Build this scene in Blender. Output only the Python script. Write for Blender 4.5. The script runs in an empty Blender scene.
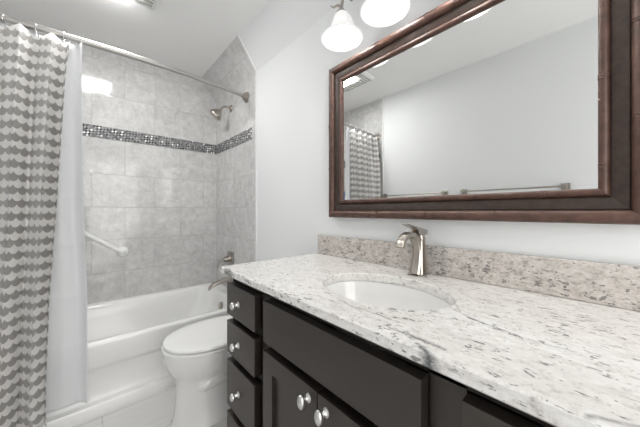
import bpy, bmesh, math, random
from mathutils import Vector, Matrix, noise
sc = bpy.context.scene
COL = sc.collection
PI = math.pi

# ------------------------------------------------------------------ camera
cd = bpy.data.cameras.new('camera'); cam = bpy.data.objects.new('camera', cd); COL.objects.link(cam)
cd.sensor_fit = 'HORIZONTAL'; cd.sensor_width = 36.0; cd.lens = 262.83 / 640 * 36.0
cd.shift_y = -(213.5 - 211.28) / 640
cd.clip_start = 0.02
cam.location = (-0.959, 0.0, 1.08)
cam.rotation_euler = (PI / 2, 0, -math.radians(41.56))
sc.camera = cam
# ------------------------------------------------------------------ world, light, exposure
w = bpy.data.worlds.new('world'); sc.world = w; w.use_nodes = True
w.node_tree.nodes['Background'].inputs[0].default_value = (1.0, 0.99, 0.97, 1)
w.node_tree.nodes['Background'].inputs[1].default_value = 1.0


def area(name, loc, rot, sx, sy, power, col):
    l = bpy.data.lights.new(name, 'AREA'); l.shape = 'RECTANGLE'; l.size = sx; l.size_y = sy
    l.energy = power; l.color = col
    o = bpy.data.objects.new(name, l); o.location = loc; o.rotation_euler = rot; COL.objects.link(o)
    return o


# unseen fill lamp added behind the camera to brighten the room
area('fill_behind_camera', (-0.80, -1.28, 1.10), (PI / 2, 0, 0), 1.1, 1.9, 17, (1.0, 0.985, 0.96))
sc.view_settings.view_transform = 'Standard'; sc.view_settings.look = 'None'
sc.view_settings.gamma = 1.0; sc.view_settings.use_curve_mapping = False
sc.view_settings.exposure = 0.34
sc.cycles.use_denoising = True
sc.cycles.max_bounces = 10; sc.cycles.diffuse_bounces = 7
sc.cycles.caustics_reflective = False; sc.cycles.caustics_refractive = False


# ------------------------------------------------------------------ materials
class G:
    """tiny node graph writer"""
    def __init__(s, name, color=(0.8, 0.8, 0.8), rough=0.5, metal=0.0, **kw):
        s.m = bpy.data.materials.new(name); s.m.use_nodes = True
        s.t = s.m.node_tree; s.b = s.t.nodes['Principled BSDF']
        s.b.inputs['Base Color'].default_value = (*color, 1)
        s.b.inputs['Roughness'].default_value = rough; s.b.inputs['Metallic'].default_value = metal
        for k, v in kw.items(): s.b.inputs[k].default_value = v

    def n(s, typ, ins=None, **props):
        nd = s.t.nodes.new(typ)
        for k, v in props.items(): setattr(nd, k, v)
        for k, v in (ins or {}).items():
            if isinstance(v, bpy.types.NodeSocket): s.t.links.new(v, nd.inputs[k])
            else: nd.inputs[k].default_value = v
        return nd

    def math(s, op, a, b=0.0, c=0.0):
        nd = s.n('ShaderNodeMath', {0: a, 1: b, 2: c}, operation=op); return nd.outputs[0]

    def obj(s): return s.n('ShaderNodeTexCoord').outputs['Object']

    def sep(s, v):
        nd = s.n('ShaderNodeSeparateXYZ', {0: v}); return nd.outputs[0], nd.outputs[1], nd.outputs[2]

    def comb(s, x, y, z=0.0): return s.n('ShaderNodeCombineXYZ', {0: x, 1: y, 2: z}).outputs[0]

    def noise(s, v, scale, detail=3, rough=0.5, dist=0.0):
        return s.n('ShaderNodeTexNoise', {'Vector': v, 'Scale': scale, 'Detail': detail, 'Roughness': rough, 'Distortion': dist}).outputs[0]

    def ramp(s, f, stops):
        nd = s.n('ShaderNodeValToRGB', {0: f}); e = nd.color_ramp.elements
        while len(e) > 1: e.remove(e[0])
        e[0].position = stops[0][0]; e[0].color = (*stops[0][1], 1)
        for p, c in stops[1:]:
            x = e.new(p); x.color = (*c, 1)
        return nd.outputs[0]

    def mix(s, f, a, b):
        nd = s.n('ShaderNodeMix', data_type='RGBA')
        for k, v in ((0, f), (6, a), (7, b)):
            if isinstance(v, bpy.types.NodeSocket): s.t.links.new(v, nd.inputs[k])
            else: nd.inputs[k].default_value = v if k == 0 else (*v, 1)
        return nd.outputs[2]

    def bump(s, h, strength=0.3, dist=0.002):
        nd = s.n('ShaderNodeBump', {'Height': h, 'Strength': strength, 'Distance': dist})
        s.t.links.new(nd.outputs[0], s.b.inputs['Normal'])

    def base(s, c): s.t.links.new(c, s.b.inputs['Base Color'])

    def rough(s, c): s.t.links.new(c, s.b.inputs['Roughness'])


g = G('wall_paint', (0.745, 0.758, 0.765), 0.8); g.bump(g.noise(g.obj(), 220, 2), 0.05, 0.001); PAINT = g.m
g = G('ceiling_paint', (0.83, 0.83, 0.825), 0.8); g.bump(g.noise(g.obj(), 160, 2), 0.06, 0.001); CEIL = g.m
PLAIN_WHITE = G('white_trim', (0.80, 0.80, 0.80), 0.35).m


def tile_mat(name, axis):
    g = G(name, rough=0.085)
    p = g.obj(); x, y, z = g.sep(p)
    h = {'x': x, 'y': y}[axis]
    # lower courses hang from the mosaic band, upper courses stand on it
    low = g.math('LESS_THAN', z, 1.68)
    zl = g.math('MINIMUM', z, 1.615)
    vz = g.math('ADD', g.math('MULTIPLY', low, g.math('ADD', zl, -1.365 + 253 * 0.0)),
                g.math('MULTIPLY', g.math('SUBTRACT', 1.0, low), g.math('SUBTRACT', z, 1.726)))
    # vz = height from a joint; rows 0.253
    rows = g.math('FLOOR', g.math('DIVIDE', vz, 0.2527))
    odd = g.math('ABSOLUTE', g.math('MODULO', g.math('ADD', rows, 20.0), 2.0))
    up_shift = g.math('SUBTRACT', 1.0, low)
    par = g.math('ABSOLUTE', g.math('MODULO', g.math('ADD', odd, up_shift), 2.0))
    # row above joint 1.365 (rows=0): joints at -.33/-.73 ; row below: -.13/-.53
    hs = g.math('ADD', g.math('ADD', h, 0.732 if axis == 'x' else 0.0), g.math('MULTIPLY', par, 0.2))
    hs = g.math('ADD', hs, 8.0)
    fx = g.math('MODULO', hs, 0.4)
    fz = g.math('MODULO', g.math('ADD', vz, 0.2527 * 20), 0.2527)
    dx = g.math('MINIMUM', fx, g.math('SUBTRACT', 0.4, fx))
    dz = g.math('MINIMUM', fz, g.math('SUBTRACT', 0.2527, fz))
    d = g.math('MINIMUM', dx, dz)
    grout = g.math('LESS_THAN', d, 0.0014)
    cell = g.comb(g.math('FLOOR', g.math('DIVIDE', hs, 0.4)), rows, odd)
    rnd = g.n('ShaderNodeTexWhiteNoise', {'Vector': cell}).outputs[0]
    off = g.n('ShaderNodeVectorMath', {0: p, 1: g.n('ShaderNodeVectorMath', {0: cell, 1: (3.1, 2.3, 1.7)}, operation='MULTIPLY').outputs[0]}, operation='ADD').outputs[0]
    n1 = g.noise(off, 16.0, 8, 0.74, 0.4)
    n2 = g.noise(g.n('ShaderNodeVectorMath', {0: off, 1: (60, 60, 22)}, operation='MULTIPLY').outputs[0], 1.0, 2)
    n3 = g.noise(g.n('ShaderNodeVectorMath', {0: off, 1: (20, 20, 90)}, operation='MULTIPLY').outputs[0], 1.0, 2)
    f = g.math('ADD', g.math('MULTIPLY', n1, 0.74), g.math('MULTIPLY', g.math('ADD', n2, n3), 0.13))
    f = g.math('ADD', f, g.math('MULTIPLY', g.math('SUBTRACT', rnd, 0.5), 0.06))
    c = g.ramp(f, [(0.34, (0.42, 0.415, 0.41)), (0.46, (0.52, 0.517, 0.513)), (0.55, (0.58, 0.578, 0.573)), (0.66, (0.67, 0.67, 0.668))])
    c = g.mix(grout, c, (0.42, 0.417, 0.413))
    g.base(c)
    # each tile is set at a very slightly different tilt
    r2 = g.n('ShaderNodeTexWhiteNoise', {'Vector': g.n('ShaderNodeVectorMath', {0: cell, 1: (5.5, 2.2, 9.1)}, operation='ADD').outputs[0]}).outputs[0]
    hgt = g.math('ADD', g.math('MULTIPLY', g.math('SUBTRACT', 1.0, grout), 0.0005),
                 g.math('ADD', g.math('MULTIPLY', fx, g.math('MULTIPLY', g.math('SUBTRACT', rnd, 0.5), 0.035)), g.math('MULTIPLY', fz, g.math('MULTIPLY', g.math('SUBTRACT', r2, 0.5), 0.02))))
    g.bump(hgt, 1.0, 1.0)
    return g.m


TILE_X = tile_mat('grey_stone_tile_along_x', 'x')
TILE_Y = tile_mat('grey_stone_tile_along_y', 'y')


def mosaic_mat(name, axis):
    g = G(name, rough=0.18)
    x, y, z = g.sep(g.obj()); h = {'x': x, 'y': y}[axis]
    wob = g.math('MULTIPLY', g.math('SINE', g.math('MULTIPLY', z, 180.0)), 0.0012)
    h = g.math('ADD', h, wob)
    a = g.math('ADD', h, z); b = g.math('SUBTRACT', h, z)
    S = 0.0225
    a = g.math('DIVIDE', g.math('ADD', a, 9.0), S); b = g.math('DIVIDE', g.math('ADD', b, 9.0), S * 0.8)
    cell = g.comb(g.math('FLOOR', a), g.math('FLOOR', b))
    r = g.n('ShaderNodeTexWhiteNoise', {'Vector': cell}).outputs[0]
    chk = g.math('MODULO', g.math('ADD', g.math('FLOOR', a), g.math('FLOOR', b)), 2.0)
    v = g.math('ADD', g.math('MULTIPLY', r, 0.62), g.math('MULTIPLY', chk, 0.33))
    c = g.ramp(v, [(0.0, (0.02, 0.022, 0.027)), (0.25, (0.06, 0.062, 0.07)), (0.45, (0.17, 0.17, 0.175)), (0.75, (0.33, 0.33, 0.33)), (0.89, (0.42, 0.42, 0.42)), (0.90, (0.9, 0.9, 0.9))])
    fa = g.math('FRACT', a); fb = g.math('FRACT', b)
    da = g.math('MINIMUM', fa, g.math('SUBTRACT', 1.0, fa)); db = g.math('MINIMUM', fb, g.math('SUBTRACT', 1.0, fb))
    gr = g.math('LESS_THAN', g.math('MINIMUM', da, db), 0.07)
    g.base(g.mix(gr, c, (0.20, 0.20, 0.198)))
    g.bump(g.math('SUBTRACT', 1.0, gr), 0.5, 0.001)
    return g.m


MOS_X = mosaic_mat('mosaic_along_x', 'x'); MOS_Y = mosaic_mat('mosaic_along_y', 'y')

g = G('floor_tile', rough=0.3); p = g.obj()
br = g.n('ShaderNodeTexBrick', {'Vector': g.n('ShaderNodeVectorMath', {0: p, 1: (0.295, 0.005, 0)}, operation='ADD').outputs[0], 'Color1': (0.56, 0.55, 0.54, 1), 'Color2': (0.62, 0.61, 0.60, 1), 'Mortar': (0.40, 0.40, 0.39, 1), 'Scale': 1.0, 'Mortar Size': 0.003, 'Brick Width': 0.605, 'Row Height': 0.30})
br.offset = 0.5
st = g.noise(g.n('ShaderNodeVectorMath', {0: p, 1: (5, 45, 1)}, operation='MULTIPLY').outputs[0], 1.0, 5, 0.6)
g.base(g.mix(g.math('MULTIPLY', g.ramp(st, [(0.35, (0, 0, 0)), (0.7, (1, 1, 1))]), 0.55), br.outputs[0], (0.72, 0.71, 0.70)))
g.bump(br.outputs[1], 0.3, -0.001); FLOOR = g.m

ACRYLIC = G('white_tub_acrylic', (0.80, 0.80, 0.79), 0.18, **{'Coat Weight': 0.3, 'Coat Roughness': 0.08}).m
PORCELAIN = G('white_porcelain', (0.78, 0.775, 0.765), 0.10, **{'Coat Weight': 0.5, 'Coat Roughness': 0.04}).m
SEATP = G('white_seat_plastic', (0.84, 0.84, 0.83), 0.16).m
PLASTIC = G('white_plastic', (0.82, 0.82, 0.81), 0.3).m

g = G('espresso_wood', rough=0.40, **{'Specular IOR Level': 1.0, 'Specular Tint': (1.0, 0.91, 0.85, 1)}); p = g.obj()
wn = g.noise(g.n('ShaderNodeVectorMath', {0: p, 1: (40, 6, 60)}, operation='MULTIPLY').outputs[0], 1.0, 4, 0.6)
g.base(g.ramp(wn, [(0.3, (0.007, 0.0052, 0.0042)), (0.7, (0.015, 0.011, 0.009))]))
ESPRESSO = g.m
g = G('cabinet_interior_dark', (0.006, 0.005, 0.0045), 0.6); FRAME_DARK = g.m


def granite(name, warm, veins):
    g = G(name, rough=0.16, **{'Coat Weight': 0.25, 'Coat Roughness': 0.05}); p = g.obj()
    # streaky rotated coordinates
    rot = g.n('ShaderNodeMapping', {'Vector': p, 'Rotation': (0, 0, math.radians(14)), 'Scale': (2.1, 1.0, 2.1)}).outputs[0]
    iso = p
    big = g.noise(rot, 6.0, 5, 0.6, 0.5)
    med = g.noise(rot, 30.0, 5, 0.72, 0.4)
    fine = g.noise(iso, 120.0, 4, 0.7)
    sp = g.noise(rot, 46.0, 3, 0.62, 0.3)
    sp2 = g.noise(rot, 95.0, 2, 0.55)
    f = g.math('ADD', g.math('MULTIPLY', med, 0.65), g.math('MULTIPLY', fine, 0.35))
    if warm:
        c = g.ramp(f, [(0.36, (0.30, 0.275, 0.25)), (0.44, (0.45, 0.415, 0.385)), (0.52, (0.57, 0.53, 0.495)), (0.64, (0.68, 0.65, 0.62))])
    else:
        c = g.ramp(f, [(0.33, (0.38, 0.36, 0.345)), (0.41, (0.62, 0.595, 0.575)), (0.47, (0.73, 0.71, 0.69)), (0.60, (0.83, 0.82, 0.80))])
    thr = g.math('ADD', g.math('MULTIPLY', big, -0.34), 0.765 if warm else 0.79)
    dark = g.n('ShaderNodeMapRange', {0: g.math('SUBTRACT', sp, thr), 1: 0.0, 2: 0.04, 3: 0.0, 4: 1.0}).outputs[0]
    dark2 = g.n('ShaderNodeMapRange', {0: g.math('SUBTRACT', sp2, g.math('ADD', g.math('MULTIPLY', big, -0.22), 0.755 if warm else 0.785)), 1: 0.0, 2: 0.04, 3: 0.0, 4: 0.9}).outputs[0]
    c = g.mix(g.math('MULTIPLY', dark, 0.80), c, (0.15, 0.145, 0.14))
    c = g.mix(dark2, c, (0.12, 0.11, 0.105))
    # thin wandering mineral veins
    wx = g.math('MULTIPLY', g.math('SUBTRACT', g.noise(iso, 18.0, 4, 0.6), 0.5), 0.022)
    wy = g.math('MULTIPLY', g.math('SUBTRACT', g.noise(g.n('ShaderNodeVectorMath', {0: iso, 1: (3, 5, 7)}, operation='ADD').outputs[0], 18.0, 4, 0.6), 0.5), 0.022)
    x, y, z = g.sep(p)
    brk = g.ramp(g.noise(iso, 60.0, 3, 0.7), [(0.38, (0.35, 0.35, 0.35)), (0.52, (1, 1, 1))])
    for (x0, y0, x1, y1, wd, st) in veins:
        dx, dy = x1 - x0, y1 - y0; L = math.hypot(dx, dy); dx /= L; dy /= L
        px = g.math('ADD', g.math('SUBTRACT', x, x0), wx); py = g.math('ADD', g.math('SUBTRACT', y, y0), wy)
        t = g.math('ADD', g.math('MULTIPLY', px, dx), g.math('MULTIPLY', py, dy))
        tc = g.math('MINIMUM', g.math('MAXIMUM', t, 0.0), L)
        qx = g.math('SUBTRACT', px, g.math('MULTIPLY', tc, dx)); qy = g.math('SUBTRACT', py, g.math('MULTIPLY', tc, dy))
        d = g.math('SQRT', g.math('ADD', g.math('MULTIPLY', qx, qx), g.math('MULTIPLY', qy, qy)))
        m = g.n('ShaderNodeMapRange', {0: d, 1: 0.0, 2: wd, 3: st, 4: 0.0}).outputs[0]
        c = g.mix(g.math('MULTIPLY', m, brk), c, (0.10, 0.11, 0.115))
    g.base(c)
    return g.m


GRANITE = granite('white_granite', False, [(-0.347, 0.208, -0.371, 0.116, 0.005, 1.0), (-0.371, 0.116, -0.367, 0.045, 0.003, 0.6), (-0.323, 0.247, -0.350, 0.197, 0.004, 0.6), (-0.513, 0.263, -0.518, 0.190, 0.006, 0.9), (-0.533, 0.226, -0.579, 0.132, 0.007, 1.0), (-0.481, 0.413, -0.480, 0.298, 0.004, 0.7), (-0.512, 0.308, -0.521, 0.244, 0.004, 0.7), (-0.539, 0.021, -0.522, -0.017, 0.006, 0.7), (-0.544, 1.044, -0.556, 0.880, 0.006, 0.9), (-0.472, 0.471, -0.493, 0.382, 0.004, 0.5), (-0.261, 0.284, -0.324, 0.232, 0.003, 0.5), (-0.488, 0.087, -0.498, 0.074, 0.004, 0.9), (-0.411, 0.026, -0.412, 0.014, 0.004, 0.8)])
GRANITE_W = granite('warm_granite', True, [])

g = G('brushed_nickel', (0.44, 0.405, 0.365), 0.28, 1.0)
g.bump(g.noise(g.n('ShaderNodeVectorMath', {0: g.obj(), 1: (30, 30, 900)}, operation='MULTIPLY').outputs[0], 1.0, 2), 0.05, 0.0005)
NICKEL = g.m
SATIN = G('satin_silver', (0.72, 0.71, 0.70), 0.28, 1.0).m
CHROME = G('chrome', (0.80, 0.80, 0.80), 0.12, 1.0).m
RODM = G('rod_metal', (0.46, 0.445, 0.43), 0.38, 1.0).m

g = G('brown_frame_wood', rough=0.46, **{'Coat Weight': 0.08, 'Coat Roughness': 0.25}); p = g.obj()
wn = g.noise(g.n('ShaderNodeVectorMath', {0: p, 1: (30, 30, 30)}, operation='MULTIPLY').outputs[0], 1.0, 4, 0.65)
g.base(g.ramp(wn, [(0.3, (0.045, 0.020, 0.013)), (0.55, (0.085, 0.040, 0.028)), (0.75, (0.13, 0.066, 0.048))]))
WOOD = g.m
g = G('dark_channel_wood', rough=0.38); p = g.obj()
wn = g.noise(g.n('ShaderNodeVectorMath', {0: p, 1: (60, 60, 60)}, operation='MULTIPLY').outputs[0], 1.0, 4, 0.65)
g.base(g.ramp(wn, [(0.3, (0.026, 0.016, 0.012)), (0.7, (0.060, 0.037, 0.028))])); WOODD = g.m
MIRROR = G('mirror_silver', (0.86, 0.865, 0.86), 0.0, 1.0).m

# frosted lamp glass, lit
g = G('lit_frosted_glass', (0.55, 0.55, 0.55), 0.3)
lw = g.n('ShaderNodeLayerWeight', {'Blend': 0.35}).outputs['Facing']
g.t.links.new(g.ramp(lw, [(0.0, (1.0, 0.99, 0.97)), (0.6, (0.88, 0.875, 0.865)), (1.0, (0.60, 0.595, 0.59))]), g.b.inputs['Emission Color'])
g.b.inputs['Emission Strength'].default_value = 0.40
trn = g.t.nodes.new('ShaderNodeBsdfTranslucent'); trn.inputs[0].default_value = (0.95, 0.94, 0.92, 1)
mx = g.t.nodes.new('ShaderNodeMixShader'); mx.inputs[0].default_value = 0.0
g.t.links.new(g.b.outputs[0], mx.inputs[1]); g.t.links.new(trn.outputs[0], mx.inputs[2])
g.t.links.new(mx.outputs[0], g.t.nodes['Material Output'].inputs[0])
SHADE = g.m
g = G('lit_bulb', (1, 1, 1), 0.4, **{'Emission Strength': 75.0}); g.b.inputs['Emission Color'].default_value = (1, 0.98, 0.94, 1); BULB = g.m
g = G('lit_fan_lens', (1, 1, 1), 0.4, **{'Emission Strength': 48.0}); g.b.inputs['Emission Color'].default_value = (1, 0.99, 0.97, 1); LENS = g.m
BLUE = G('blue_plastic', (0.01, 0.08, 0.28), 0.25).m
BLACK = G('black_rubber', (0.01, 0.01, 0.01), 0.5).m
WATER = G('toilet_water', (0.7, 0.75, 0.78), 0.05).m


# curtain fabric with fish-scale print (UV in metres)
g = G('scale_print_fabric', rough=0.85, **{'Sheen Weight': 0.1})
uv = g.n('ShaderNodeUVMap').outputs[0]; u, v, _ = g.sep(uv)
WS, HS = 0.042, 0.0285
vr = g.math('DIVIDE', g.math('SUBTRACT', 5.0, v), HS)
row = g.math('FLOOR', vr); t = g.math('FRACT', vr)
odd = g.math('MODULO', row, 2.0)
uc = g.math('ADD', g.math('DIVIDE', u, WS), g.math('MULTIPLY', odd, 0.5))
dx = g.math('MULTIPLY', g.math('SUBTRACT', g.math('FRACT', g.math('ADD', uc, 20.0)), 0.5), 2.0)
arc = g.math('SQRT', g.math('MAXIMUM', g.math('SUBTRACT', 1.0, g.math('MULTIPLY', g.math('MULTIPLY', dx, dx), 0.80)), 0.0))
inside = g.math('LESS_THAN', t, arc)
# parity of the row the point belongs to: own row when inside, the next row below otherwise
par = g.math('MODULO', g.math('ADD', g.math('ADD', row, 1.0), inside), 2.0)
colr = g.math('FLOOR', g.math('ADD', uc, g.math('MULTIPLY', g.math('SUBTRACT', 1.0, inside), 0.5)))
rn = g.n('ShaderNodeTexWhiteNoise', {'Vector': g.comb(g.math('FLOOR', g.math('MULTIPLY', u, 18.0)), g.math('SUBTRACT', row, inside))}).outputs[0]
grey = g.ramp(g.math('MODULO', g.math('FLOOR', g.math('MULTIPLY', u, 9.0)), 2.0), [(0.0, (0.47, 0.455, 0.44)), (1.0, (0.55, 0.535, 0.52))])
g.base(g.mix(par, grey, (0.90, 0.89, 0.875)))
weave = g.n('ShaderNodeTexWave', {'Vector': uv, 'Scale': 400.0}).outputs[1]
g.bump(weave, 0.05, 0.0003)
trn = g.t.nodes.new('ShaderNodeBsdfTranslucent'); g.t.links.new(g.b.inputs['Base Color'].links[0].from_socket, trn.inputs[0])
mx = g.t.nodes.new('ShaderNodeMixShader'); mx.inputs[0].default_value = 0.38
g.t.links.new(g.b.outputs[0], mx.inputs[1]); g.t.links.new(trn.outputs[0], mx.inputs[2])
g.t.links.new(mx.outputs[0], g.t.nodes['Material Output'].inputs[0])
FABRIC = g.m
g = G('liner_vinyl', (0.93, 0.935, 0.945), 0.35)
trn = g.t.nodes.new('ShaderNodeBsdfTranslucent'); trn.inputs[0].default_value = (0.9, 0.91, 0.93, 1)
mx = g.t.nodes.new('ShaderNodeMixShader'); mx.inputs[0].default_value = 0.45
g.t.links.new(g.b.outputs[0], mx.inputs[1]); g.t.links.new(trn.outputs[0], mx.inputs[2])
tr = g.t.nodes.new('ShaderNodeBsdfTransparent'); m2 = g.t.nodes.new('ShaderNodeMixShader'); m2.inputs[0].default_value = 0.10
g.t.links.new(mx.outputs[0], m2.inputs[1]); g.t.links.new(tr.outputs[0], m2.inputs[2])
g.t.links.new(m2.outputs[0], g.t.nodes['Material Output'].inputs[0])
LINER = g.m


# ------------------------------------------------------------------ helpers
def link(name, bm, mat, parent=None, smooth=False, bevel=0.0, seg=2, recalc=True):
    if recalc: bmesh.ops.recalc_face_normals(bm, faces=bm.faces)
    me = bpy.data.meshes.new(name); bm.to_mesh(me); bm.free()
    o = bpy.data.objects.new(name, me); COL.objects.link(o)
    if mat: me.materials.append(mat)
    if parent is not None: o.parent = parent
    if smooth:
        for p in me.polygons: p.use_smooth = True
        if smooth != 'all':
            me.set_sharp_from_angle(angle=math.radians(40))
    if bevel:
        md = o.modifiers.new('bevel', 'BEVEL'); md.width = bevel; md.segments = seg; md.limit_method = 'ANGLE'
        md.harden_normals = False
    return o


def thing(name, label, cat, loc=(0, 0, 0), group=None):
    o = bpy.data.objects.new(name, None); COL.objects.link(o); o.location = loc
    o.empty_display_size = 0.05
    o['label'] = label; o['category'] = cat
    if group: o['group'] = group
    return o


def tag(o, label, cat, group=None, kind=None):
    o['label'] = label; o['category'] = cat
    if group: o['group'] = group
    if kind: o['kind'] = kind
    return o


def struct(name, bm, mat, **kw):
    o = link(name, bm, mat, **kw); o['kind'] = 'structure'; return o


def off(bm, v):
    bmesh.ops.translate(bm, vec=v, verts=bm.verts); return bm


def box(lo, hi, bm=None, o=(0, 0, 0)):
    bm = bm or bmesh.new()
    lo = [min(a, b) - c for a, b, c in zip(lo, hi, o)], [max(a, b) - c for a, b, c in zip(lo, hi, o)]
    a, b = lo
    vs = [bm.verts.new((x, y, z)) for x in (a[0], b[0]) for y in (a[1], b[1]) for z in (a[2], b[2])]
    for f in ((0, 1, 3, 2), (4, 6, 7, 5), (0, 4, 5, 1), (2, 3, 7, 6), (0, 2, 6, 4), (1, 5, 7, 3)):
        bm.faces.new([vs[i] for i in f])
    return bm


def loft(loops, bm=None, cap0=True, cap1=True, closed=True):
    bm = bm or bmesh.new()
    R = [[bm.verts.new(p) for p in l] for l in loops]; n = len(R[0])
    for a, b in zip(R, R[1:]):
        for i in range(n if closed else n - 1):
            j = (i + 1) % n
            bm.faces.new((a[i], a[j], b[j], b[i]))
    if cap0: bm.faces.new(R[0][::-1])
    if cap1: bm.faces.new(R[-1])
    return bm


def frames(path):
    P = [Vector(p) for p in path]; T = []
    for i in range(len(P)):
        T.append((P[min(i + 1, len(P) - 1)] - P[max(i - 1, 0)]).normalized())
    up = Vector((0, 0, 1)) if abs(T[0].z) < 0.9 else Vector((0, 1, 0))
    N = [(up - T[0] * up.dot(T[0])).normalized()]
    for i in range(1, len(P)):
        q = T[i - 1].rotation_difference(T[i]); n = q @ N[-1]; N.append((n - T[i] * n.dot(T[i])).normalized())
    return P, T, N


def tube(path, r, seg=16, bm=None):
    P, T, N = frames(path)
    rs = r if isinstance(r, (list, tuple)) else [r] * len(P)
    loops = []
    for p, t, n, q in zip(P, T, N, rs):
        b = t.cross(n)
        loops.append([p + (n * math.cos(2 * PI * k / seg) + b * math.sin(2 * PI * k / seg)) * q for k in range(seg)])
    return loft(loops, bm)


def lathe(profile, origin, axis, seg=28, scale=(1, 1), up=None, bm=None, wob=None):
    """profile: (radius, distance along axis)"""
    a = Vector(axis).normalized(); u = Vector(up) if up else (Vector((0, 0, 1)) if abs(a.z) < 0.9 else Vector((0, 1, 0)))
    u = (u - a * u.dot(a)).normalized(); v = a.cross(u); o = Vector(origin)
    loops = []
    for (r, d) in profile:
        r = max(r, 1e-4)
        loops.append([o + a * d + (u * math.cos(2 * PI * k / seg) * scale[0] + v * math.sin(2 * PI * k / seg) * scale[1]) * (r * (wob(2 * PI * k / seg, r) if wob else 1)) for k in range(seg)])
    return loft(loops, bm)


def smooth_path(pts, n=8):
    P = [Vector(p) for p in pts]; P = [P[0] * 2 - P[1]] + P + [P[-1] * 2 - P[-2]]; out = []
    for i in range(1, len(P) - 2):
        for k in range(n):
            t = k / n; a, b, c, d = P[i - 1:i + 3]
            out.append(0.5 * ((2 * b) + (c - a) * t + (2 * a - 5 * b + 4 * c - d) * t * t + (3 * b - a - 3 * c + d) * t ** 3))
    out.append(P[-2]); return out


def dup(o, loc, label=None, parent=None):
    c = o.copy(); COL.objects.link(c)
    if parent is not None: c.parent = parent
    if loc is not None: c.location = loc
    if label: c['label'] = label
    for ch in list(o.children): dup(ch, None, None, c)
    return c


# ------------------------------------------------------------------ dimensions
XL, YB, YF, ZC = -1.56, 2.60, -1.30, 2.342     # left wall, tub wall, wall behind camera, ceiling
ZS, XS = 2.137, -0.143                          # where the sloped strip starts and where it meets the ceiling
YE = 1.802                                      # edge of the wall tile
B0, B1 = 1.638, 1.726                           # mosaic band

# ------------------------------------------------------------------ setting
struct('floor', box((XL - .1, YF - .1, -.08), (.1, YB + .1, 0)), FLOOR)
struct('ceiling', box((XL - .1, YF - .1, ZC), (XS, YB + .1, ZC + .08)), CEIL)
# vanity wall with the sloped strip under the ceiling: one profile run along y
bm = loft([[(0, y, -.0), (0, y, ZS), (XS, y, ZC), (XS, y, ZC + .08), (.1, y, ZC + .08), (.1, y, 0)] for y in (YF - .1, YB + .1)])
struct('wall_right', bm, PAINT)
struct('wall_left', box((XL - .1, YF - .1, 0), (XL, YB + .1, ZC)), PAINT)
struct('wall_back', box((XL, YB, 0), (-.0, YB + .1, ZC)), TILE_X)
bm = box((XL, YF - .1, 0), (-1.35, YF, ZC)); box((-0.25, YF - .1, 0), (0, YF, ZC), bm); box((-1.35, YF - .1, 2.05), (-.25, YF, ZC), bm)
struct('wall_front', bm, PAINT)
# tile facing on the shower end of the vanity wall, up the slope too
T = .008
bm = loft([[(0.001, y, .0), (-T, y, .0), (-T, y, ZS - .003), (XS - T, y, ZC), (XS + .003, y, ZC), (0.001, y, ZS)] for y in (YE, YB)])
struct('wall_right_tile', bm, TILE_Y)
struct('wall_left_tile', box((XL, 1.73, 0), (XL + T, YB, ZC)), TILE_Y)
# white edge trims
e = .010
bm = loft([[(0.001, y, .0), (-T - .002, y, .0), (-T - .002, y, ZS - .003), (XS - T - .002, y, ZC), (XS + .003, y, ZC), (0.001, y, ZS)] for y in (YE - e, YE)])
struct('trim_1', bm, PLAIN_WHITE)
struct('trim_2', box((XL, 1.73 - e, 0), (XL + T + .002, 1.73, ZC)), PLAIN_WHITE)
# mosaic bands
struct('trim_3', box((XL + T, YB - .006, B0), (-T, YB, B1)), MOS_X)
struct('trim_4', box((-T - .005, 1.865, B0), (-T, YB - .006, B1)), MOS_Y)
struct('trim_5', box((XL + T, 1.76, B0), (XL + T + .005, YB - .006, B1)), MOS_Y)


# ------------------------------------------------------------------ bathtub
def rrect(x0, x1, y0, y1, r, z, n=7):
    pts = []
    for (cx, cy, a0) in ((x1 - r, y1 - r, 0), (x0 + r, y1 - r, 90), (x0 + r, y0 + r, 180), (x1 - r, y0 + r, 270)):
        for k in range(n + 1):
            a = math.radians(a0 + 90 * k / n); pts.append(Vector((cx + r * math.cos(a), cy + r * math.sin(a), z)))
    return pts


tx0, tx1, ty1 = XL + T + .001, -T - .001, YB - .001
tub = thing('bathtub', 'white alcove bathtub with recessed apron panel', 'bathtub', (-.78, 2.2, 0))
L = []
for (y0, z) in ((1.812, 0.0), (1.812, 0.050), (1.817, 0.062), (1.838, 0.068), (1.843, 0.075), (1.843, 0.225), (1.838, 0.237), (1.822, 0.252), (1.8165, 0.268), (1.8150, 0.368), (1.8165, 0.379), (1.822, 0.386), (1.832, 0.389)):
    L.append(rrect(tx0, tx1, y0, ty1, .004, z))
for (dx, dy, db, r, z) in ((.075, .034, .05, .08, .388), (.082, .043, .058, .09, .382), (.089, .050, .066, .10, .368), (.100, .072, .080, .11, .30), (.16, .115, .10, .13, .18), (.19, .14, .125, .15, .13), (.24, .19, .175, .15, .112)):
    L.append(rrect(tx0 + dx * 1.15, tx1 - dx, 1.82 + dy, ty1 - db, r, z))
bm = loft(L); off(bm, (.78, -2.2, 0))
link('tub_shell', bm, ACRYLIC, tub, smooth=True)
bm = lathe([(0, 0), (.028, 0), (.03, .002), (.026, .005), (0, .006)], (-.36 + .78, 0, .112), (0, 0, 1)); link('drain', bm, CHROME, tub, smooth=True)
bm = lathe([(0, 0), (.034, 0), (.036, .004), (.028, .012), (0, .014)], (-.118 + .78, 0, .285), (-1, 0, 0.2)); link('overflow_plate', bm, NICKEL, tub, smooth=True)

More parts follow.
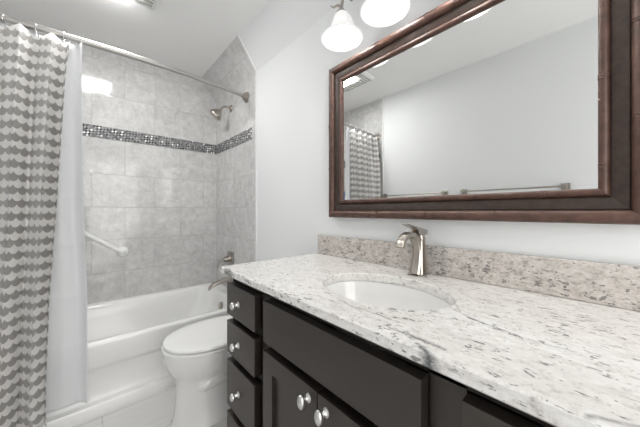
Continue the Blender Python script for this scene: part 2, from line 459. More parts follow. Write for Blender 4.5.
# ------------------------------------------------------------------ shower fittings
RY = lambda x: 1.952 - .202 * (1 - ((x + .775) / .775) ** 2) if x > -.775 else 1.75 + .045 * ((-.775 - x) / .775) ** 1.5
RZ = lambda x: 1.985 - .060 * (1 - ((x + .775) / .775) ** 2) if x > -.775 else 1.925 - .006 * (-.775 - x) / .775
rodpts = [Vector((x, RY(x), RZ(x))) for x in [XL + T + .004 + (XL * -1 - 2 * T - .008) * k / 60 for k in range(61)]]
rod = thing('shower_curtain_rod', 'bowed metal shower curtain rod spanning above the tub', 'curtain rod', (-.77, 1.9, 1.985))
o0 = Vector((-.77, 1.9, 1.985))
k = int(len(rodpts) * .60)
link('outer_tube', tube([p - o0 for p in rodpts[:k + 1]], .0150, 16), RODM, rod, smooth=True)
link('inner_tube', tube([p - o0 for p in rodpts[k - 1:]], .0120, 16), RODM, rod, smooth=True)
cone = [(0, 0), (.040, 0), (.042, .004), (.038, .010), (.026, .034), (.017, .052), (.015, .058), (0, .058)]
link('flange', lathe(cone, rodpts[-1] - o0 + Vector((.003, 0, 0)), (rodpts[-3] - rodpts[-1])), NICKEL, rod, smooth=True)
link('flange', lathe(cone, rodpts[0] - o0 - Vector((.003, 0, 0)), (rodpts[2] - rodpts[0])), NICKEL, rod, smooth=True)

sh = thing('wall_shower', 'brushed nickel shower head on a bent arm above the tub', 'shower head', (-T, 2.256, 1.985))
o = Vector((-T, 2.256, 1.985))
link('flange', lathe([(0, 0), (.030, 0), (.030, .003), (.022, .010), (.012, .014), (0, .014)], (0, 0, 0), (-1, 0, 0)), NICKEL, sh, smooth=True)
link('arm', tube(smooth_path([(0, 0, 0), (-.03, 0, .006), (-.055, 0, .004), (-.078, 0, -.012), (-.094, 0, -.034)], 6), .0085), NICKEL, sh, smooth=True)
ax = Vector((-.64, .24, -.73)).normalized()
link('ball_joint', lathe([(0, 0), (.012, .003), (.015, .010), (.012, .018), (.009, .024), (0, .024)], Vector((-.088, 0, -.028)), ax), NICKEL, sh, smooth=True)
h = link('head', lathe([(0, 0), (.013, 0), (.018, .010), (.031, .024), (.044, .040), (.052, .056), (.055, .068), (.053, .074), (.050, .075), (0, .075)], Vector((-.092, -.002, -.038)), ax), NICKEL, sh, smooth=True)
link('spray_face', lathe([(0, 0), (.050, 0), (.050, .002), (.02, .003), (0, .003)], Vector((-.092, -.002, -.038)) + ax * .075, ax), NICKEL, h, smooth=True)

va = thing('shower_valve', 'brushed nickel shower valve with square plate and lever handle', 'valve', (-T, 2.262, .665))
link('valve_plate', box((-.010, -.060, -.062), (0, .060, .062)), NICKEL, va, bevel=.006)
link('valve_stem', lathe([(0, 0), (.026, 0), (.024, .030), (.020, .058), (0, .060)], (-.008, 0, -.006), (-1, 0, 0)), NICKEL, va, smooth=True)
link('lever', loft([[(x, -.010, z + .008), (x, .010, z + .008), (x, .008, z - .008), (x, -.008, z - .008)] for x, z in ((-.055, -.006), (-.085, -.012), (-.105, -.028))] + [[(-.125, -.007, -.070), (-.125, .007, -.070), (-.113, .007, -.072), (-.113, -.007, -.072)]]), NICKEL, va, bevel=.002)

sp = thing('tub_spout', 'brushed nickel tub spout on the tiled wall', 'faucet', (-T, 2.235, .49))
loops = []
for (x, z, hw, hh) in ((0, .0, .027, .030), (-.03, .0, .026, .028), (-.075, -.004, .024, .021), (-.12, -.012, .025, .019), (-.16, -.026, .027, .020), (-.19, -.046, .028, .021)):
    loops.append([(x - .35 * 0 + (hh * math.sin(a) * .45 if x < -.1 else 0), hw * math.cos(a), z + hh * math.sin(a)) for a in [2 * PI * k / 16 for k in range(16)]])
link('spout_body', loft(loops), NICKEL, sp, smooth=True)
link('spout_flange', lathe([(0, 0), (.036, 0), (.036, .004), (.030, .010), (0, .010)], (0, 0, 0), (-1, 0, 0)), NICKEL, sp, smooth=True)
link('diverter_knob', lathe([(0, 0), (.004, 0), (.004, .014), (.008, .016), (.008, .022), (0, .024)], (-.165, 0, -.020), (-.2, 0, 1), seg=14), NICKEL, sp, smooth=True)

gb = thing('grab_bar', 'white grab bar slanting up the tiled tub wall', 'grab bar', (-.75, YB, .76))
link('bar', tube(smooth_path([(0, -.003, 0), (0, -.030, 0), (-.012, -.048, .008), (-.04, -.052, .028), (-.44, -.052, .315), (-.468, -.048, .335), (-.480, -.030, .343), (-.480, -.003, .343)], 6), .0175, 18), PLASTIC, gb, smooth=True)
for q in ((0, 0, 0), (-.480, 0, .343)):
    link('wall_flange', lathe([(0, 0), (.042, 0), (.042, .007), (.034, .019), (.020, .025), (0, .025)], q, (0, -1, 0)), PLASTIC, gb, smooth=True)

hk = thing('wall_hook', 'tiny white hook stuck on the tiled tub wall', 'hook', (-.935, YB, 1.372))
link('hook_pad', box((-.010, -.004, -.020), (.010, 0, .020)), PLASTIC, hk, bevel=.003)
link('hook_prong', tube(smooth_path([(0, -.004, -.004), (0, -.016, -.010), (0, -.022, -.004), (0, -.022, .004)], 5), .003, 8), PLASTIC, hk, smooth=True)

sf = thing('shower_shelf', 'small white shelf on the left shower wall under the blue bottle', 'shelf', (XL + T, 2.28, 1.15))
link('shelf_board', box((0, -.10, -.008), (.10, .10, 0)), PLASTIC, sf, bevel=.003)
for y in (-.06, .06): link('bracket', box((0, y - .004, -.05), (.07, y + .004, -.008)), PLASTIC, sf)
bt = thing('shampoo_bottle', 'blue bottle on the shower shelf, seen at the mirror left edge', 'bottle', (XL + .055, 2.28, 1.15))
link('bottle_body', lathe([(0, 0), (.030, 0), (.033, .006), (.033, .13), (.028, .150), (.014, .158), (0, .158)], (0, 0, 0), (0, 0, 1)), BLUE, bt, smooth=True)
link('cap', lathe([(0, 0), (.014, 0), (.014, .022), (0, .024)], (0, 0, .158), (0, 0, 1)), BLUE, bt, smooth=True)


# ------------------------------------------------------------------ curtain and liner
def lerp_tab(tab, z):
    if z <= tab[0][0]: return tab[0][1]
    for (a, b), (c, d) in zip(tab, tab[1:]):
        if z <= c:
            t = (z - a) / (c - a); return b + (d - b) * t
    return tab[-1][1]


def rody(x):
    for p, q in zip(rodpts, rodpts[1:]):
        if p.x <= x <= q.x: return p.y + (q.y - p.y) * (x - p.x) / (q.x - p.x)
    return 1.94


RINGX = [-1.042, -1.133, -1.231, -1.33, -1.43]


def cloth(name, zt, zb, nz, nu, fx, fy, mat, fabric, ztop, parent, thick):
    bm = bmesh.new(); uvl = bm.loops.layers.uv.new('UVMap'); rows = []; U = []
    ref = [Vector((fx(k / nu, 1.2), fy(k / nu, 1.2), 0)) for k in range(nu + 1)]
    s = [0.0]
    for a, b in zip(ref, ref[1:]): s.append(s[-1] + (b - a).length * fabric)
    for j in range(nz + 1):
        r = []
        for k in range(nu + 1):
            z = zb + (zt - zb) * j / nz
            if j == nz: z = ztop(k / nu)
            r.append(bm.verts.new((fx(k / nu, z), fy(k / nu, z), z)))
        rows.append(r)
    for j in range(nz):
        for k in range(nu):
            f = bm.faces.new((rows[j][k], rows[j][k + 1], rows[j + 1][k + 1], rows[j + 1][k]))
            for l, (kk, jj) in zip(f.loops, ((k, j), (k + 1, j), (k + 1, j + 1), (k, j + 1))):
                l[uvl].uv = (s[kk] + 3.0, rows[jj][kk].co.z)
    o = link(name, bm, mat, parent, smooth='all', recalc=False)
    md = o.modifiers.new('thickness', 'SOLIDIFY'); md.thickness = thick; md.offset = 0
    return o


xr = [(0.1, -1.091), (.27, -1.092), (.67, -1.080), (1.09, -1.056), (1.66, -1.030), (1.89, -1.014)]


def blend(x, z, y_low, d):
    t = min(1, max(0, (1.94 - z) / 1.1)); t = t * t * (3 - 2 * t)
    return (RY(x) + d) * (1 - t) + y_low * t


def cfx(s, z):
    x1 = lerp_tab(xr, z); x0 = -1.525
    return x0 + (x1 - x0) * s - .008 * math.sin(4 * PI * (s - .875) / .194) * min(1, (1.97 - z) * 3 + .3)


def cfy(s, z):
    x = cfx(s, z)
    a = (.014 + .022 * (1 + .25 * math.sin(3 * s * 2 * PI)) * min(1, max(0, (1.96 - z) * 2.2))) * (1 + .18 * math.sin(7.1 * s + 1.3))
    ph = 2 * PI * ((s - .875) / .194 + .05 * math.sin(2.2 * z + 5 * s))
    y = blend(x, z, 1.738, -.020) - a * math.cos(ph) + .004 * math.sin(6 * z + 11 * s) - .045 * (max(0, s - .92) / .08) ** 2
    return min(y, blend(x, z, 1.790, .014) - .018)


ct = thing('shower_curtain', 'grey and white fish-scale print shower curtain gathered left of the tub', 'shower curtain', (0, 0, 0))
ztop = lambda s: RZ(-1.525 + .5 * s) - .034 + .014 * math.cos(2 * PI * (s - .875) / .194)
cloth('curtain_fabric', 1.87, .10, 70, 260, cfx, cfy, FABRIC, 1.0, ztop, ct, .0012)
for i, x in enumerate(RINGX):
    pass


def lfx(s, z):
    x1 = lerp_tab([(0.1, -.957), (.6, -.957), (1.2, -.974), (1.9, -.978)], z); x0 = -1.50
    return x0 + (x1 - x0) * s


def lfy(s, z):
    x = lfx(s, z)
    y = blend(x, z, 1.790, .014)
    lim = .003 if z < .5 else .003 + .006 * min(1, (z - .5))
    y += lim * math.sin(2 * PI * 5.5 * s + .8)
    y -= .034 * (max(0, s - .93) / .07) ** 2
    for zc in (.41, .66, .92, 1.15, 1.41, 1.66):
        y -= .0030 * math.exp(-((z - zc) / .012) ** 2)
    return y


ln = thing('shower_curtain_liner', 'plain white vinyl liner hanging behind the printed curtain', 'shower curtain', (0, 0, 0))
cloth('liner_sheet', 1.88, .12, 150, 90, lfx, lfy, LINER, 1.0, lambda s: RZ(-1.50 + .514 * s) - .020, ln, .0006)

RL = ['metal curtain ring nearest the free edge of the curtain', 'second metal curtain ring from the free curtain edge', 'third metal curtain ring, at the left picture edge',
      'fourth metal curtain ring from the free curtain edge, near left wall', 'last metal curtain ring on the rod beside the left wall']
ring0 = None
for x, lab in zip(RINGX, RL):
    loc = (x, RY(x), RZ(x))
    if ring0 is None:
        ring0 = thing('curtain_ring', lab, 'curtain ring', loc, 'rings on the shower curtain rod')
        pts = [(0, .019 * math.sin(a), .0190 * math.cos(a) - .004) for a in [2 * PI * k / 24 for k in range(25)]]
        link('ring_wire', tube(pts, .0018, 8), CHROME, ring0, smooth=True)
        pts = [(.006, .002 + .010 * math.sin(a), .010 * math.cos(a) - .033) for a in [2 * PI * k / 16 for k in range(14)]]
        link('hook', tube(pts, .0016, 8), CHROME, ring0, smooth=True)
        for a in (-.55, 0, .55):
            link('roller_ball', lathe([(0, -.0042), (.003, -.003), (.0042, 0), (.003, .003), (0, .0042)], (0, .0190 * math.sin(a), .0190 * math.cos(a) - .004), (0, 1, 0), seg=12), CHROME, ring0, smooth=True)
    else:
        dup(ring0, loc, lab)

# ------------------------------------------------------------------ toilet
TY = 1.462
toi = thing('toilet', 'white two-piece toilet between the tub and the vanity', 'toilet', (-.40, TY, 0))


def egg(xf, xb, hw, z, n=40, sq=2.15, mid=-.42):
    pts = []
    for k in range(n):
        a = 2 * PI * k / n; c, s = math.cos(a), math.sin(a)
        c2 = math.copysign(abs(c) ** (2 / sq), c); s2 = math.copysign(abs(s) ** (2 / sq), s)
        x = mid + (mid - xf) * -c2 if c > 0 else mid + (xb - mid) * -c2
        pts.append(Vector((x + .40, hw * s2, z * .985)))
    return pts


L = [egg(-.650, -.10, .112, 0), egg(-.650, -.10, .112, .012), egg(-.638, -.10, .103, .03), egg(-.630, -.10, .098, .10), egg(-.624, -.10, .098, .18), egg(-.625, -.10, .106, .225), egg(-.640, -.12, .128, .262), egg(-.660, -.13, .153, .295), egg(-.676, -.14, .170, .335), egg(-.684, -.15, .178, .372), egg(-.684, -.15, .180, .392), egg(-.678, -.155, .174, .398)]
L += [egg(-.62, -.24, .125, .398), egg(-.60, -.25, .11, .36), egg(-.55, -.30, .07, .25)]
link('bowl', loft(L), PORCELAIN, toi, smooth=True)
# trapway bulge on both sides of the pedestal
for s in (-1, 1):
    bm = tube(smooth_path([(-.135, s * .075, .205), (-.115, s * .088, .212), (-.04, s * .095, .226), (.06, s * .095, .238), (.16, s * .080, .225), (.24, s * .06, .14)], 6), [.018, .024, .028, .030, .031, .032] + [.034] * 25, 16)
    link('trapway', bm, PORCELAIN, toi, smooth=True)
L = [egg(-.684, -.185, .178, .399), egg(-.688, -.183, .182, .401), egg(-.688, -.183, .182, .410), egg(-.685, -.185, .179, .4125), egg(-.67, -.20, .165, .4130)]
seat = link('seat', loft(L), SEATP, toi, smooth=True)
L = [egg(-.67, -.185, .172, .4185), egg(-.680, -.183, .182, .4190), egg(-.682, -.182, .184, .421), egg(-.682, -.182, .184, .428), egg(-.680, -.183, .181, .4325), egg(-.670, -.19, .173, .4350), egg(-.62, -.25, .13, .437)]
link('lid', loft(L), SEATP, toi, smooth=True)
for s in (-1, 1):
    link('hinge', lathe([(0, 0), (.012, 0), (.012, .03), (0, .03)], (.215 + .0, s * .07 - .015, .42), (0, 1, 0), seg=14), SEATP, toi, smooth=True)
bm = loft([rrect(-.195, -.02, -.19, .19, .03, z) for z in (.37, .38)] + [rrect(-.205, -.018, -.205, .205, .03, .685)]); off(bm, (.40, 0, 0))
link('tank', bm, PORCELAIN, toi, smooth=True)
bm = loft([rrect(-.205, -.014, -.208, .208, .03, .686), rrect(-.212, -.012, -.212, .212, .03, .692), rrect(-.212, -.012, -.212, .212, .03, .712), rrect(-.205, -.018, -.205, .205, .03, .720)]); off(bm, (.40, 0, 0))
link('tank_lid', bm, PORCELAIN, toi, smooth=True)
link('flush_handle', tube([(.188, .15, .64), (.175, .15, .64), (.173, .12, .637), (.173, .08, .630)], .006, 10), CHROME, toi, smooth=True)
for s in (-1, 1):
    link('bolt_cap', lathe([(0, 0), (.012, 0), (.010, .010), (0, .014)], (.05, s * .115, 0), (0, 0, 1), seg=14), PLASTIC, toi, smooth=True)

# ------------------------------------------------------------------ vanity
VY0, VY1 = -.140, 1.066
XFR, XFF = -.500, -.530
van = thing('vanity_cabinet', 'espresso bathroom vanity cabinet with silver knobs under granite', 'cabinet', (-.25, .47, 0))
vo = (-.25, .47, 0)
# carcass: sides, back, floor, toe kick, open above so the basin hangs inside
bm = box((-.002, VY1 - .018, .0), (XFR, VY1, .822), o=vo)
box((-.002, VY0, .0), (XFR, VY0 + .018, .822), bm, vo)
box((-.002, VY0, .09), (-.012, VY1, .822), bm, vo); box((-.012, VY0, .09), (XFR, VY1, .106), bm, vo)
for y in (.794, .190): box((-.012, y - .009, .106), (XFR + .018, y + .009, .822), bm, vo)
link('carcass', bm, ESPRESSO, van)
bm = box((-.43, VY0 + .018, 0), (-.44, VY1 - .018, .09), o=vo); link('toe_kick', bm, ESPRESSO, van)
# face frame
bm = box((XFR, VY1, .09), (XFR + .018, VY1 - .03, .822), o=vo)
for (a, b) in ((VY0, VY0 + .03), (.765, .823), (.160, .222)): box((XFR, a, .09), (XFR + .018, b, .822), bm, vo)
for (a, b) in ((.792, .822), (.09, .11)): box((XFR, VY0 + .001, a), (XFR + .0175, VY1 - .001, b), bm, vo)
box((XFR, .19, .632), (XFR + .0172, .80, .656), bm, vo)
for z in (.650, .4935, .28):
    for (a, b) in ((.81, VY1 - .002), (VY0 + .002, .17)): box((XFR, a, z - .012), (XFR + .0172, b, z + .012), bm, vo)
link('face_frame', bm, ESPRESSO, van)


def knob(parent, y, z, hy, hz):
    bm = lathe([(0, 0), (.0105, 0), (.011, .002), (.0075, .005), (.005, .008), (.0045, .016), (0, .016)], (XFF - vo[0], y - vo[1], z), (-1, 0, 0), seg=20, scale=(1.15, .9))
    k_ = link('knob', bm, SATIN, parent, smooth=True)
    prof = [(0, 0), (.35, .0005), (.75, .003), (.95, .0065), (1.0, .0095), (.93, .0135), (.72, .0165), (.38, .0185), (0, .019)]
    bm = lathe([(r, d) for r, d in prof], (XFF - vo[0] - .0145, y - vo[1], z), (-1, 0, 0), seg=24, scale=(hz / 2, hy / 2))
    link('knob_head', bm, SATIN, k_, smooth=True)


rows = [(.664, .790), (.508, .637), (.295, .479), (.112, .266)]
for (a, b) in ((.824, 1.059), (-.134, .158)):
    for (z0, z1) in rows:
        d = link('drawer', box((XFR - .001, a, z0), (XFF, b, z1), o=vo), ESPRESSO, van, bevel=.0015)
        knob(d, (a + b) / 2 + .006, (z0 + z1) / 2, .027, .029)
link('false_front', box((XFR - .001, .223, .656), (XFF, .764, .790), o=vo), ESPRESSO, van, bevel=.0015)
for (a, b, ky) in ((.4955, .764, .528), (.223, .4925, .461)):
    z0, z1, s = .112, .628, .056
    bm = box((XFR - .001, a, z0), (XFF, a + s, z1), o=vo); box((XFR - .001, b - s, z0), (XFF, b, z1), bm, vo)
    box((XFR - .001, a + s, z1 - s), (XFF, b - s, z1), bm, vo); box((XFR - .001, a + s, z0), (XFF, b - s, z0 + s), bm, vo)
    d = link('door', bm, ESPRESSO, van)
    link('door_panel', box((XFR - .002, a + s - .001, z0 + s - .001), (XFF + .011, b - s + .001, z1 - s + .001), o=vo), ESPRESSO, d)
    knob(d, ky, .598, .024, .038)

# countertop with oval cut-out
CX0, CX1, CY0, CY1, CZ0, CZ1 = -.546, -.002, -.165, 1.088, .824, .852
SX, SY, SA, SB = -.296, .469, .150, .203
N = 96


def rect_hit(a, m=0.0):
    dx, dy = math.cos(a), math.sin(a); t = 1e9
    for (d, c, lo, hi) in ((dx, SX, CX0 + m, CX1 - m), (dy, SY, CY0 + m, CY1 - m)):
        if d > 1e-9: t = min(t, (hi - c) / d)
        if d < -1e-9: t = min(t, (lo - c) / d)
    return Vector((SX + dx * t, SY + dy * t, 0))


angs = sorted([2 * PI * k / N for k in range(N)] + [math.atan2(y - SY, x - SX) % (2 * PI) for x in (CX0, CX1) for y in (CY0, CY1)])
m = .004
outer = [rect_hit(a) for a in angs]
outi = [Vector((max(CX0 + m, min(CX1 - m, p.x)), max(CY0 + m, min(CY1 - m, p.y)), 0)) for p in outer]
ell = lambda q: [Vector((SX + (SA + q) * math.cos(a2), SY + (SB + q) * math.sin(a2), 0)) for a2 in [math.atan2(math.sin(a) / SB, math.cos(a) / SA) for a in angs]]
atz = lambda l, z: [Vector((p.x, p.y, z)) for p in l]
loops = [atz(outi, CZ0), atz(outer, CZ0 + m), atz(outer, CZ1 - m), atz(outi, CZ1), atz(ell(.003), CZ1), atz(ell(0), CZ1 - .003), atz(ell(0), CZ0), atz(outi, CZ0)]
bm = loft(loops, cap0=False, cap1=False); bmesh.ops.remove_doubles(bm, verts=bm.verts, dist=1e-5)
cto = link('countertop', bm, GRANITE, None, smooth=True)
tag(cto, 'white speckled granite countertop with oval sink opening on the dark vanity', 'countertop')
bs = link('backsplash', box((-.0225, CY0, CZ1 + .0005), (-.0015, 1.076, .954)), GRANITE_W, None, bevel=.002)
tag(bs, 'low speckled granite backsplash standing behind the countertop', 'backsplash')

# undermount basin
sk = thing('sink_basin', 'white oval undermount sink set in the granite countertop', 'sink', (SX, SY, .822))
E2 = lambda q, z, n=64: [Vector(((SA + q) * math.cos(2 * PI * k / n), (SB + q) * math.sin(2 * PI * k / n), z)) for k in range(n)]
loops = [E2(.022, .0), E2(.0015, .0), E2(.0, -.004), E2(-.006, -.03), E2(-.018, -.07), E2(-.045, -.11), E2(-.085, -.133), E2(-.125, -.140)]
bm = loft(loops, cap0=False, cap1=True)
o = link('bowl', bm, PORCELAIN, sk, smooth='all', recalc=False)
md = o.modifiers.new('thickness', 'SOLIDIFY'); md.thickness = .007; md.offset = -1
for p in o.data.polygons: pass
link('drain', lathe([(0, 0), (.022, 0), (.022, .002), (.014, .004), (0, .004)], (0.01, 0, -.1395), (0, 0, 1)), NICKEL, sk, smooth=True)


# faucet
FY = .475
fa = thing('sink_faucet', 'brushed nickel single-handle faucet arching over the oval sink', 'faucet', (-.058, FY, CZ1))


def rects(path, th, wd, c=.25):
    """sweep chamfered rectangle in the xz plane; th thickness, wd width along y"""
    P = [Vector(p) for p in path]; loops = []
    for i, p in enumerate(P):
        t = (P[min(i + 1, len(P) - 1)] - P[max(i - 1, 0)]).normalized(); n = Vector((t.z, 0, -t.x)); y = Vector((0, 1, 0))
        a, b = th[i] / 2, wd[i] / 2; q = min(a, b) * c; l = []
        for (sa, sb) in ((1, 1), (-1, 1), (-1, -1), (1, -1)):
            e1 = n * sa * a + y * sb * (b - q); e2 = n * sa * (a - q) + y * sb * b
            l += [p + x for x in ((e1, e2) if sa * sb < 0 else (e2, e1))]
        loops.append(l)
    return loops


S3 = lambda pts, n=5: smooth_path(pts, n)
path = S3([(-.016, 0, .003), (-.008, 0, .045), (-.006, 0, .085), (-.016, 0, .118), (-.040, 0, .140), (-.068, 0, .1465), (-.096, 0, .142), (-.116, 0, .128), (-.128, 0, .108)])
nn = len(path)
th = [lerp_tab([(0, .050), (.10, .038), (.25, .028), (.42, .028), (.6, .019), (1, .014)], i / (nn - 1)) for i in range(nn)]
wd = [lerp_tab([(0, .040), (.12, .035), (.3, .031), (1, .028)], i / (nn - 1)) for i in range(nn)]
link('spout', loft(rects(path, th, wd)), NICKEL, fa, smooth=True)
# rear column that carries the handle
path = [(.004, 0, .0), (.006, 0, .06), (.007, 0, .118), (.007, 0, .134)]
link('column', loft(rects(path, [.040, .030, .030, .030], [.040, .032, .030, .030])), NICKEL, fa, smooth=True)
link('neck', lathe([(0, 0), (.016, 0), (.016, .012), (0, .012)], (.006, 0, .131), (0, 0, 1)), NICKEL, fa, smooth=True)
def xz_prism(pts, w0, w1):
    xs = [p[0] for p in pts]; lo_, hi_ = min(xs), max(xs)
    wy = lambda x: (w0 + (w1 - w0) * (x - lo_) / (hi_ - lo_)) / 2
    return loft([[(x, -wy(x), z) for x, z in pts], [(x, wy(x), z) for x, z in pts]])


hd = link('handle', xz_prism([(.028, .1425), (.034, .160), (-.034, .1735), (-.036, .166), (-.022, .1425)], .032, .034), NICKEL, fa, bevel=.002)
link('lever', xz_prism([(-.030, .1725), (-.100, .1875), (-.103, .184), (-.030, .1655)], .022, .031), NICKEL, hd, bevel=.001)
link('base_plate', loft([rrect(-.044, .026, -.023, .023, .006, z) for z in (0.0005, .004)]), NICKEL, fa, smooth=True)

# ------------------------------------------------------------------ framed mirror
GY0, GY1, GZ0, GZ1 = .030, .886, 1.136, 1.714
mir = thing('wall_mirror', 'large wall mirror in a brown bamboo-style wooden frame over the sink', 'mirror', (0, .454, 1.425))
mo = Vector((0, .454, 1.425))
link('mirror_glass', box((-.004, GY0 - .012, GZ0 - .012), (-.023, GY1 + .012, GZ1 + .012), o=mo), MIRROR, mir)
# profile: t outward from the glass edge, h out from the wall
prof = [(0.0, .0235)]
for k in range(0, 9):
    a = PI * (1 - k / 8); prof.append((.0095 + .0095 * math.cos(a), .026 + .0090 * math.sin(a)))
prof += [(.021, .0225), (.023, .0245), (.050, .0270), (.052, .0255), (.0535, .029)]
for k in range(0, 11):
    a = PI * (1 - k / 10); prof.append((.0700 + .0165 * math.cos(a), .031 + .0150 * math.sin(a)))
prof += [(.0865, .012), (.084, .003), (0.0, .003)]


def rail(p0, p1, d0, d1):
    """p0,p1 glass corners; d0,d1 outward corner directions (y,z)"""
    loops = []
    for p, d in ((p0, d0), (p1, d1)):
        loops.append([Vector((-h, p[0] + d[0] * t, p[1] + d[1] * t)) - mo for t, h in prof])
    bm = loft(loops)
    return bm


cor = {'bl': ((GY1, GZ0), (1, -1)), 'tl': ((GY1, GZ1), (1, 1)), 'br': ((GY0, GZ0), (-1, -1)), 'tr': ((GY0, GZ1), (-1, 1))}
nodes_out = []
for a, b, horizontal in (('bl', 'br', True), ('tl', 'tr', True), ('bl', 'tl', False), ('br', 'tr', False)):
    (p0, d0), (p1, d1) = cor[a], cor[b]
    bm = rail(p0, p1, d0, d1)
    r = link('frame_rail', bm, WOOD, mir, smooth=True)
    r.data.materials.append(WOODD)
    for p_ in r.data.polygons:
        c_ = p_.center + mo
        if len(p_.vertices) == 4:
            ts = []
            for vi in p_.vertices:
                q_ = r.data.vertices[vi].co + mo
                ts.append(max(q_.y - GY1, GY0 - q_.y, q_.z - GZ1, GZ0 - q_.z))
            if min(ts) > .0185 and max(ts) < .0536: p_.material_index = 1
    # bamboo-like double rings on both beads
    for tt, hh, rad, offs in ((.070, .031, .0166, .068), (.0095, .026, .0095, -.036)):
        pos = []
        if horizontal:
            z = p0[1] + d0[1] * tt; y = GY1 - .145 - offs
            while y > GY0 + .01: pos.append(('y', y, z)); y -= .215
        else:
            y = p0[0] + d0[0] * tt; z = GZ0 + .09 + offs
            while z < GZ1 - .02: pos.append(('z', y, z)); z += .215
        for (axn, y, z) in pos:
            for q in (-.0035, .0035):
                bmr = bmesh.new(); loops = []
                for k in range(13):
                    an = PI * k / 12; sn, cs = math.sin(an), math.cos(an); l = []
                    for j in range(6):
                        b2 = 2 * PI * j / 6; rr = rad - .0004 + .0014 * math.cos(b2); w2 = .0013 * math.sin(b2)
                        if axn == 'y': v = Vector((-hh - rr * sn, y + q + w2, z + rr * cs))
                        else: v = Vector((-hh - rr * sn, y + rr * cs, z + q + w2))
                        l.append(v - mo)
                    loops.append(l)
                loft(loops, bmr)
                me = bpy.data.meshes.new('t'); bmr.to_mesh(me); bmr.free()
                nodes_out.append((r, me))
for r, me in nodes_out:
    b = bmesh.new(); b.from_mesh(r.data); b.from_mesh(me); b.to_mesh(r.data); b.free(); bpy.data.meshes.remove(me)

# ------------------------------------------------------------------ vanity light
vl = thing('vanity_light', 'nickel vanity light bar with glowing white bell shades above the mirror', 'wall lamp', (0, .4575, 2.06))
lo = Vector((0, .4575, 2.06))
link('back_plate', box((0.0, -.10, -.045), (-.018, .10, .045)), NICKEL, vl, bevel=.006)
link('bar', tube(smooth_path([(-.045, -.36, .0), (-.052, -.2, .010), (-.055, 0, .014), (-.052, .2, .010), (-.045, .36, .0)], 8), .008, 12), NICKEL, vl, smooth=True)
link('bar_post', tube([(-.015, 0, .0), (-.055, 0, .012)], .012, 12), NICKEL, vl, smooth=True)
petal = lambda ph, r: 1 + .09 * max(0, 1 - abs(r - .055) / .03) * math.cos(6 * ph)
for y in (.793, .5725, .352, .1315):
    yy = y - lo.y
    arm = link('arm', tube(smooth_path([(-.050, yy, .004), (-.075, yy, .012), (-.105, yy, -.010), (-.125, yy, -.060), (-.132, yy, -.108)], 6), .0065, 10), NICKEL, vl, smooth=True)
    link('leaf_finial', tube(smooth_path([(-.128, yy, -.098), (-.140, yy + .012, -.082), (-.150, yy + .030, -.086), (-.158, yy + .040, -.078)], 5), [.006] * 6 + [.005] * 5 + [.003] * 5, 8), NICKEL, arm, smooth=True)
    zt = 1.944 - lo.z
    link('socket_cup', lathe([(0, -.022), (.008, -.022), (.012, -.010), (.022, .0), (.022, .006), (0, .006)], (-.132, yy, zt), (0, 0, -1)), NICKEL, arm, smooth=True)
    prof_s = [(.019, .0), (.027, .010), (.037, .030), (.044, .055), (.048, .080), (.051, .098), (.058, .113), (.074, .131), (.087, .145), (.092, .153), (.090, .157), (.086, .156), (.082, .146), (.070, .133), (.054, .115), (.047, .098), (.044, .080), (.040, .055), (.033, .030), (.018, .006)]
    bm = bmesh.new()
    a = Vector((0, 0, -1)); seg = 48
    loops = []
    for (r_, d_) in prof_s:
        loops.append([Vector((-.128 + r_ * petal(2 * PI * k / seg, r_) * math.cos(2 * PI * k / seg), yy + r_ * petal(2 * PI * k / seg, r_) * math.sin(2 * PI * k / seg), zt - d_ * .74)) for k in range(seg)])
    bm = loft(loops, cap0=False, cap1=False)
    shd = link('lamp_shade', bm, SHADE, vl, smooth=True)
    link('bulb', lathe([(0, 0), (.012, .002), (.014, .02), (.022, .040), (.026, .055), (.022, .070), (.012, .079), (0, .081)], (-.128, yy, zt + .004), (0, 0, -1), seg=20), BULB, vl, smooth=True)

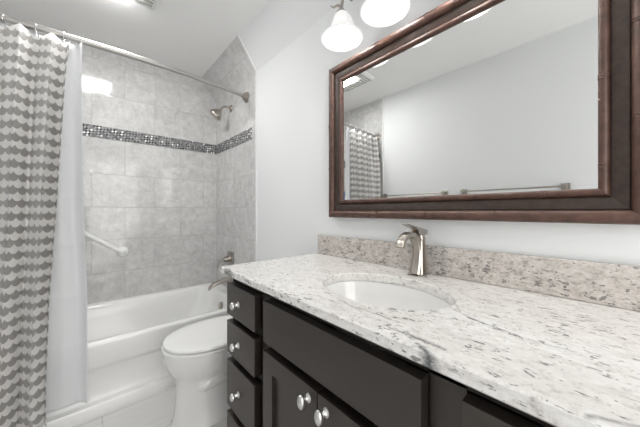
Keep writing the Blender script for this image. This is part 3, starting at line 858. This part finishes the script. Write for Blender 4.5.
# ------------------------------------------------------------------ ceiling fan light
fx0, fx1, fy0, fy1 = -1.13, -.635, 1.50, 1.915
cf = thing('ceiling_fan_light', 'square white ceiling exhaust fan with a bright lit lens', 'ceiling light', (-.87, 1.705, ZC))
fo = (-.87, 1.705, ZC)
bm = loft([rrect(fx0, fx1, fy0, fy1, .03, ZC - .0), rrect(fx0, fx1, fy0, fy1, .03, ZC - .008), rrect(fx0 + .02, fx1 - .02, fy0 + .02, fy1 - .02, .025, ZC - .022)])
off(bm, [-c for c in fo]); link('housing', bm, PLASTIC, cf, smooth=True)
bm = loft([rrect(-.99, -.770, fy0 + .10, fy1 - .012, .02, ZC - .022), rrect(-.985, -.775, fy0 + .105, fy1 - .016, .02, ZC - .034)])
off(bm, [-c for c in fo]); link('lens', bm, LENS, cf, smooth=True)
GRILL = G('grille_grey', (0.42, 0.42, 0.40), 0.5).m
for (a, b) in ((fx0 + .03, -1.0), (-.755, fx1 - .03)):
    bm = bmesh.new()
    for k in range(11):
        y = fy0 + .035 + k * .032; box((a, y, ZC - .020), (b, y + .016, ZC - .026), bm, fo)
    link('grille', bm, GRILL, cf)
bm = bmesh.new()
for k in range(3):
    box((-.99, fy0 + .03 + k * .020, ZC - .020), (-.765, fy0 + .042 + k * .020, ZC - .026), bm, fo)
link('grille', bm, GRILL, cf)

# ------------------------------------------------------------------ towel bars on the left wall
proto = None
for (y0, y1, lab) in ((1.050, 1.700, 'nickel towel bar on the left wall nearer the shower, seen in the mirror'), (.245, .868, 'nickel towel bar on the left wall farther from the shower, seen in mirror')):
    L_ = y1 - y0
    if proto is None:
        proto = thing('towel_bar', lab, 'towel bar', (XL, (y0 + y1) / 2, 1.247), 'towel bars on the left wall')
        link('bar', tube([(.058, -L_ / 2, 0), (.058, L_ / 2, 0)], .0065, 12), NICKEL, proto, smooth=True)
        for s in (-1, 1):
            p_ = link('post', box((.0, s * L_ / 2 - .012, -.012), (.066, s * L_ / 2 + .012, .012)), NICKEL, proto, bevel=.002)
            link('rosette', box((0, s * L_ / 2 - .024, -.024), (.008, s * L_ / 2 + .024, .024)), NICKEL, p_, bevel=.002)
    else:
        dup(proto, (XL, (y0 + y1) / 2, 1.250), lab)
